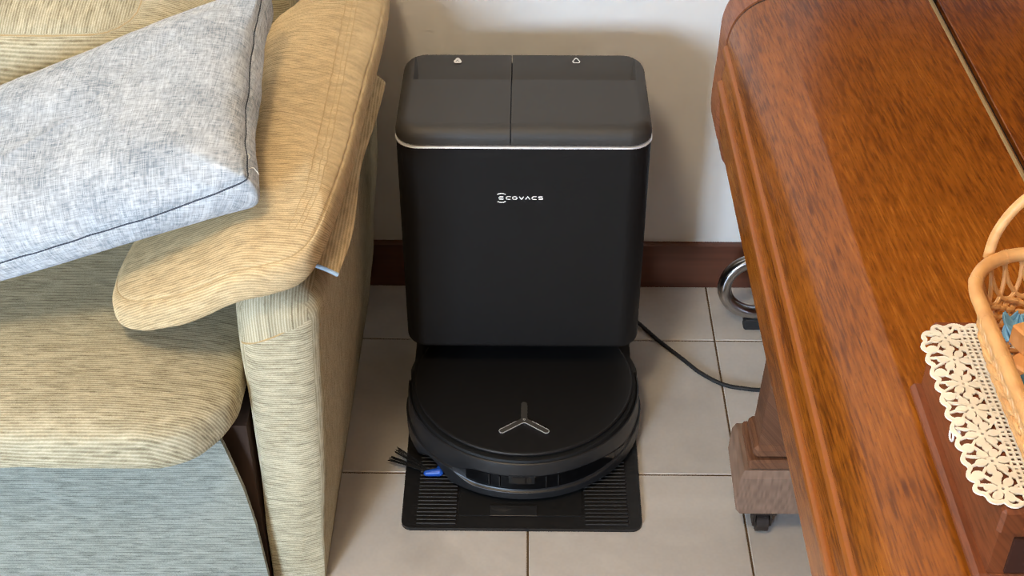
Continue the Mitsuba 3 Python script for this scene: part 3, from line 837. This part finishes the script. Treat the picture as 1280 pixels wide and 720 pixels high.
# hinge between fall board and rear shelf
put('piano__hinge', cat(chamfer_box(0.5450, 0.5515, NEAR, FAR, 0.728, 0.7402, 0.0008), tube(np.array([(0.5480, y, 0.7400) for y in np.linspace(NEAR, FAR, 60)]), 0.0022, 8)), 'mat_brass', 35)
labels['piano__hinge'] = {'label': 'long brass strip hinge'}
put('piano__hinge_gap', box(0.5517, 0.5580, NEAR, FAR, 0.7255, 0.732), 'mat_gap')
put('piano__rear_shelf', chamfer_box(0.5582, 0.7198, NEAR, FAR, 0.7255, 0.7395, 0.001), 'mat_piano')
# scrolled cheeks at both ends
def cheek_poly():
    low = smooth_path(np.array([(0.2800, 0.660), (0.279, 0.615), (0.277, 0.575), (0.2765, 0.540), (0.280, 0.515), (0.288, 0.498), (0.292, 0.475), (0.308, 0.458), (0.335, 0.450), (0.42, 0.448)]), 60)
    return [(0.72, PZ + 0.0006)] + [(x - 0.0005, z + 0.0006) for x, z in cur] + [tuple(q) for q in low] + [(0.72, 0.448)]
put('piano__cheek', extrude_y(cheek_poly(), FAR + 0.007, FAR + 0.070), 'mat_case', 30)
put('piano__cheek', extrude_y(cheek_poly(), NEAR - 0.070, NEAR - 0.0015), 'mat_case', 30)
# upright case behind
fill = Polygon([tuple(q) for q in cur] + [(0.2795, 0.640), (0.277, 0.600), (0.287, 0.515), (0.72, 0.515), (0.72, PZ)]).buffer(-0.0018)
put('piano__gap_filler', extrude_y(list(fill.exterior.coords)[:-1], FAR + 0.0004, FAR + 0.0066), 'mat_gap')
put('piano__case', cat(box(0.7205, 0.98, NEAR - 0.09, FAR + 0.09, 0.10, 1.26)), 'mat_case')
put('piano__case__top_lid', chamfer_box(0.70, 1.0, NEAR - 0.11, FAR + 0.11, 1.2602, 1.285, 0.006), 'mat_case')
put('piano__case__plinth', box(0.715, 0.985, NEAR - 0.095, FAR + 0.095, 0.002, 0.0998), 'mat_case')
# legs on worn toe blocks with casters
def frustum(x0, x1, y0, y1, z0, X0, X1, Y0, Y1, z1):
    return trimesh.convex.convex_hull(np.array([(x0, y0, z0), (x1, y0, z0), (x0, y1, z0), (x1, y1, z0), (X0, Y0, z1), (X1, Y0, z1), (X0, Y1, z1), (X1, Y1, z1)]))
def leg(dy):
    k = put('piano__leg', frustum(.3375, .418, 1.399 + dy, 1.452 + dy, .187, .349, .407, 1.405 + dy, 1.448 + dy, .5128), 'mat_leg')
    toe = [(1.386, .056), (1.3835, .075), (1.384, .128), (1.388, .143), (1.392, .1455)]
    t = trimesh.convex.convex_hull(np.array([(x, y + dy, z) for x, y, z in [
        (.322, 1.388, .056), (.445, 1.388, .056), (.322, 1.488, .056), (.445, 1.488, .056),
        (.3135, 1.3845, .090), (.4535, 1.3845, .090), (.3135, 1.492, .090), (.4535, 1.492, .090),
        (.3155, 1.385, .132), (.4515, 1.385, .132), (.3155, 1.492, .132), (.4515, 1.492, .132),
        (.320, 1.389, .1455), (.447, 1.389, .1455), (.320, 1.488, .1455), (.447, 1.488, .1455),
        (.316, 1.391, .062), (.451, 1.391, .062)]]))
    put(k + '__toe_block', t, 'mat_worn')
    pl = cat(chamfer_box(.326, .440, 1.389 + dy, 1.476 + dy, .1457, .1640, .003), chamfer_box(.331, .433, 1.393 + dy, 1.466 + dy, .1642, .1868, .006))
    put(k + '__plinth', pl, 'mat_leg')
    cs = cat(trimesh.creation.cylinder(0.018, segment=[(.352, 1.412 + dy, .0185), (.370, 1.412 + dy, .0185)], sections=28), box(.342, .380, 1.398 + dy, 1.426 + dy, .0415, .0558),
             box(.3465, .3505, 1.402 + dy, 1.422 + dy, .014, .0414), box(.3715, .3755, 1.402 + dy, 1.422 + dy, .014, .0414))
    put(k + '__caster', cs, 'mat_caster', 35)
    labels[k + '__toe_block'] = {'label': 'worn grey-brown toe block'}
leg(0.0)
leg(-1.03)
tag('piano', 'old orange-brown wooden piano with closed rounded key lid on the right', 'piano')

# dark wall cabinet above the far end of the piano: outside the frame, it shows as the dark reflection in the polished top
put('wall_cabinet__body', box(0.47, 1.30, 1.90, WY1 - 0.0005, 0.90, 1.85), 'mat_boxdark')
for x0 in (0.48, 0.89):
    k = put('wall_cabinet__door', chamfer_box(x0, x0 + 0.40, 1.882, 1.8995, 0.91, 1.84, 0.004), 'mat_boxdark')
tag('wall_cabinet', 'dark wooden cabinet hanging on the wall above the piano', 'cabinet')

# ------------------------------------------------------------------ chrome stool behind the piano
def c_path(y):
    r = 0.056
    cz, cx0 = 0.0905, 0.4145
    a = np.radians(np.linspace(-90, -270, 30))
    arc = [(cx0 + r * 1.08 * math.cos(q), y, cz + r * math.sin(q)) for q in a]
    arc = [(x, y + 0.05 * (z - 0.035), z) for x, y, z in arc]
    pre = [(0.94, y, 0.0345), (0.70, y, 0.0345), (0.50, y, 0.0345)]
    post = [(0.50, y + 0.006, 0.147), (0.56, y + 0.008, 0.158), (0.61, y + 0.012, 0.20), (0.63, y + 0.012, 0.30), (0.63, y + 0.012, 0.418)]
    return smooth_path(np.array(pre + arc + post), 240)
put('chrome_stool__frame_tube', tube(c_path(1.895), 0.0125, 16), 'mat_chrome', 40)
put('chrome_stool__glide', chamfer_box(0.395, 0.455, 1.884, 1.906, 0.0005, 0.0235, 0.003), 'mat_rubber')
put('chrome_stool__glide', chamfer_box(0.87, 0.92, 1.884, 1.906, 0.0005, 0.0235, 0.003), 'mat_rubber')
put('chrome_stool__seat', tri(rbox(0.48, 0.69, 1.80, 1.99, 0.4185, 0.46, 0.018)), 'mat_rubber', 40)
tag('chrome_stool', 'chrome tube stool with black rubber glides, its curved foot beyond the piano by the wall', 'stool')

# ------------------------------------------------------------------ wooden box with doily and basket
BX0, BX1, BY0, BY1, BZ0, BZ1 = 0.352, 0.640, 0.683, 0.898, PZ + 0.0006, 0.822
put('wooden_box__base_moulding', chamfer_box(BX0 - 0.009, BX1 + 0.009, BY0 - 0.004, BY1 + 0.004, BZ0, BZ0 + 0.011, 0.0035), 'mat_boxwood')
put('wooden_box__body', box(BX0, BX1, BY0, BY1, BZ0 + 0.0112, BZ1 - 0.026), 'mat_boxwood')
put('wooden_box__lid', chamfer_box(BX0 - 0.003, BX1 + 0.003, BY0 - 0.003, BY1 + 0.003, BZ1 - 0.0258, BZ1, 0.003), 'mat_boxwood')
put('wooden_box__end_panel', box(BX0 + 0.012, BX1 - 0.012, BY0 - 0.0025, BY0 - 0.0002, BZ0 + 0.014, BZ1 - 0.030), 'mat_boxdark')
kn = tube(smooth_path([(BX0 - 0.005, 0.797 + 0.0045 * math.cos(q), 0.786 + 0.0045 * math.sin(q)) for q in np.linspace(0, 2 * math.pi, 16, endpoint=False)], 48, True), 0.0010, 8, True)
put('wooden_box__ring_pull', cat(kn, trimesh.creation.cylinder(0.0035, segment=[(BX0 - 0.005, 0.797, 0.791), (BX0, 0.797, 0.791)])), 'mat_silver', 40)
labels['wooden_box__ring_pull'] = {'label': 'small metal ring pull'}
tag('wooden_box', 'dark wooden box with base moulding on the closed piano lid, under the lace doily', 'box')

# lace doily
LX0, LX1, LY0, LY1 = 0.331, 0.655, 0.682, 0.893
def scallop(x0, x1, y0, y1, step, amp):
    base = rrect((x1 - x0) / 2, (y1 - y0) / 2, 0.026, 10)
    q = resample(base, 400)
    per = np.linalg.norm(np.roll(q, -1, 0) - q, axis=1).sum()
    s = np.arange(400) / 400 * round(per / step) * math.pi
    t = np.roll(q, -1, 0) - np.roll(q, 1, 0); t /= np.linalg.norm(t, axis=1, keepdims=True)
    nrm = np.column_stack([t[:, 1], -t[:, 0]])
    return Polygon(q + nrm * (amp * (np.abs(np.sin(s)) ** 0.7) - amp)[:, None] + [(x0 + x1) / 2, (y0 + y1) / 2])
cloth = scallop(LX0, LX1, LY0, LY1, 0.0165, 0.0045)
solid = [cloth.difference(cloth.buffer(-0.0030))]
for x in (LX0 + 0.0225, LX1 - 0.0225):
    for j in range(7):
        y = LY0 + 0.0185 + 0.0290 * j
        a0 = rng.uniform(0, 1)
        solid.append(Point(x, y).buffer(0.0044).difference(Point(x, y).buffer(0.0016)))
        for q in range(6):
            t = a0 + 2 * math.pi * q / 6
            solid.append(affinity.rotate(affinity.scale(Point(x + 0.0088 * math.cos(t), y + 0.0088 * math.sin(t)).buffer(1, 6), 0.0046, 0.0034), math.degrees(t)))
        for q in range(10):
            t = a0 + 2 * math.pi * q / 10
            solid.append(LineString([(x + 0.010 * math.cos(t), y + 0.010 * math.sin(t)), (x + 0.0190 * math.cos(t + 0.1), y + 0.0190 * math.sin(t + 0.1))]).buffer(0.0009, 2))
        solid.append(Point(x, y + 0.0145).buffer(0.0035, 4)); solid.append(Point(x - 0.0145, y + 0.0145).buffer(0.0045, 4)); solid.append(Point(x + 0.0120, y + 0.0145).buffer(0.0030, 4))
NP = 0.0049
band0 = LX0 + 0.036
for x in np.arange(band0, LX0 + 0.075, NP): solid.append(LineString([(x, LY0), (x, LY1)]).buffer(0.00075, 2))
for y in np.arange(LY0 + 0.003, LY1, NP): solid.append(LineString([(band0, y), (LX1 - 0.03, y)]).buffer(0.00075, 2))
solid.append(sbox(LX0 + 0.075, LY0 + 0.012, LX1 - 0.036, LY1 - 0.012))
lace = unary_union(solid).buffer(0.0002, 2).simplify(0.00012).intersection(cloth)
if hasattr(lace, 'geoms'): lace = max(lace.geoms, key=lambda g: g.area)
lm = extrude_z(lace, 0, 0.0016)
v = np.array(lm.vertices)
over_x = np.clip(BX0 - 0.0045 - v[:, 0], 0, 1)
over_y = np.clip(BY0 - 0.0045 - v[:, 1], 0, 1)
v[:, 2] += BZ1 + 0.0005 - 9.0 * over_x**2 - 9.0 * over_y**2 + (vnoise(v * [40, 40, 1], 41) ) * 0.0015
put('lace_doily', trimesh.Trimesh(v, lm.faces, process=False), 'mat_lace')
tag('lace_doily', 'cream crochet lace doily with scalloped edge lying on the wooden box', 'doily')

# wicker basket
KX0, KX1, KY0, KY1 = 0.351, 0.590, 0.600, 0.884
KZ0, KZ1 = 0.8265, 0.905
kc = arr((KX0 + KX1) / 2, (KY0 + KY1) / 2)
def krect(z, n=300, grow=0.0):
    f = 0.72 + 0.28 * ((z - KZ0) / (KZ1 - KZ0)) ** 0.6
    q = resample(rrect((KX1 - KX0) / 2 * f + grow, (KY1 - KY0) / 2 * f + grow, 0.058 * f, 24), n)
    return np.column_stack([q + kc, np.full(n, z)])
rim = krect(KZ1)
put('wicker_basket__rim', tube(rim, 0.0057, 12, True), 'mat_cane', 40)
# strip bindings round the rim
for i in range(0, 300, 15):
    p, q = rim[i], rim[(i + 2) % 300]
    d = (q - p) / np.linalg.norm(q - p)
    put('wicker_basket__rim__binding', tube(np.array([p - d * 0.002, p + d * 0.002]), 0.0061, 12), 'mat_cane', 40)
ZB = KZ1 - 0.034
low = krect(ZB)
NL = 60
for i in range(NL):
    s0, s1 = i * 300 / NL, (i + 2.1) * 300 / NL
    P = []
    for t in np.linspace(0, 1, 14):
        s = s0 + (s1 - s0) * t
        dep = math.sin(math.pi * t) ** 0.55
        z = KZ1 - 0.005 - (KZ1 - 0.005 - ZB) * dep
        q = krect(z, 300)
        a = int(math.floor(s)) % 300; w = s - math.floor(s)
        P.append(q[a] * (1 - w) + q[(a + 1) % 300] * w + arr(0, 0, 0.0))
    put('wicker_basket__loop', tube(np.array(P), 0.0019, 7), 'mat_cane', 40)
def wavy(z, amp, freq, ph, r):
    q = krect(z, 300)
    t = np.arange(300) / 300 * 2 * math.pi
    d = q[:, :2] - kc; d /= np.linalg.norm(d, axis=1, keepdims=True)
    q[:, :2] += d * (amp * np.sin(freq * t + ph))[:, None]
    q[:, 2] += amp * 0.5 * np.cos(freq * t + ph)
    return tube(q, r, 7, True)
put('wicker_basket__braid', cat(*[wavy(ZB - 0.001 - 0.003 * k, 0.0026, 44, 2.1 * k, 0.0022) for k in range(3)]), 'mat_cane', 40)
put('wicker_basket__weave', cat(*[wavy(z, 0.0018, 44, math.pi * k, 0.0021) for k, z in enumerate(np.arange(KZ0 + 0.003, ZB - 0.008, 0.0042))]), 'mat_cane', 40)
q = krect(KZ0 + 0.0012, 120, -0.002)
put('wicker_basket__bottom', extrude_z(Polygon(q[:, :2]), KZ0, 0.003), 'mat_cane')
hd = smooth_path([(0.374, 0.882, 0.903), (0.3765, 0.884, 0.925), (0.386, 0.885, 0.948), (0.402, 0.886, 0.966), (0.43, 0.886, 0.982), (0.468, 0.886, 0.988), (0.507, 0.886, 0.982), (0.535, 0.886, 0.966), (0.551, 0.885, 0.948), (0.5605, 0.884, 0.925), (0.563, 0.882, 0.903)], 80)
put('wicker_basket__handle', tube(hd, 0.0042, 10), 'mat_cane', 40)
tag('wicker_basket', 'honey-coloured wicker basket with looped rim and hoop handle standing on the lace doily', 'basket')

# what lies in the basket
def turned(mesh, ang, axis, loc):
    mesh.apply_transform(trimesh.transformations.rotation_matrix(math.radians(ang), axis))
    mesh.apply_translation(loc)
    return mesh
def petal(w, l, th, curl):
    a, b = np.meshgrid(np.linspace(-1, 1, 16), np.linspace(0, 1, 18), indexing='ij')
    x = a * w * np.sin(np.pi * (0.1 + 0.86 * b)) ** 0.7
    P = np.stack([x, b * l, curl * (b**2) * l + 0.25 * w * a**2 + 0.002 * np.sin(9 * a + 4 * b)], -1)
    return sheet(P, th)[0]
put('light_wood_block', turned(chamfer_box(-0.032, 0.032, -0.011, 0.011, -0.009, 0.009, 0.0015), 22, (0, 0, 1), (0.404, 0.800, 0.893)), 'mat_pale_wood')
tag('light_wood_block', 'pale wooden block, upper of two, on the filling of the wicker basket', 'wood block', 'pale wood blocks in the basket')
put('light_wood_block', turned(chamfer_box(-0.022, 0.022, -0.012, 0.012, -0.008, 0.008, 0.0015), 38, (0, 0, 1), (0.388, 0.780, 0.877)), 'mat_pale_wood')
tag('light_wood_block_001', 'short pale wooden block, lower of two, near the basket side', 'wood block', 'pale wood blocks in the basket')
put('blue_petal', cat(turned(petal(0.009, 0.022, 0.0008, 0.5), -25, (0, 0, 1), (0.3735, 0.797, 0.884)), turned(petal(0.008, 0.020, 0.0008, 0.7), 55, (0, 0, 1), (0.384, 0.800, 0.886))), 'mat_petal', True)
tag('blue_petal', 'light blue cloth petals poking up beside the pale wooden block in the basket', 'petal')
put('teal_petal', cat(turned(petal(0.010, 0.034, 0.0008, 0.3), 200, (0, 0, 1), (0.392, 0.768, 0.880)), turned(petal(0.009, 0.03, 0.0008, 0.3), 150, (0, 0, 1), (0.386, 0.770, 0.878))), 'mat_petal_dark', True)
tag('teal_petal', 'dark blue cloth petal below the wooden blocks in the basket', 'petal')
put('teal_petal', cat(turned(petal(0.012, 0.034, 0.0008, 0.3), -60, (0, 0, 1), (0.372, 0.737, 0.882)), turned(petal(0.012, 0.034, 0.0008, 0.4), -110, (0, 0, 1), (0.378, 0.722, 0.882))), 'mat_petal_dark', True)
tag('teal_petal_001', 'dark blue cloth petal nearest to the camera in the basket', 'petal')
sac = trimesh.creation.icosphere(3, 1.0); sv = np.array(sac.vertices)
sv = sv * [0.020, 0.024, 0.016] * (0.9 + 0.2 * vnoise(sv * 4, 51))[:, None] + [0.424, 0.780, 0.890]
put('gauze_sachet', trimesh.Trimesh(sv, sac.faces, process=False), 'mat_gauze', True)
tag('gauze_sachet', 'white gauze sachet among the filling of the wicker basket', 'sachet')
bk = []
for i in range(60):
    l = rng.uniform(0.018, 0.04); w = rng.uniform(0.004, 0.009)
    m = chamfer_box(-l / 2, l / 2, -w / 2, w / 2, -0.0012, 0.0012, 0.0005)
    m.apply_transform(trimesh.transformations.random_rotation_matrix(rng.random(3) * [1, 1, 0.2]) if False else trimesh.transformations.rotation_matrix(rng.uniform(0, 6.28), (0, 0, 1)))
    m.apply_transform(trimesh.transformations.rotation_matrix(rng.uniform(-0.5, 0.5), (1, 0.3, 0)))
    m.apply_translation((kc[0] + rng.uniform(-0.075, 0.075), kc[1] + rng.uniform(-0.092, 0.092), rng.uniform(0.842, 0.868)))
    bk.append(m)
put('bark_chips', cat(*bk), 'mat_bark')
tag('bark_chips', 'brown bark chips filling the bottom of the wicker basket', 'bark', kind='stuff')
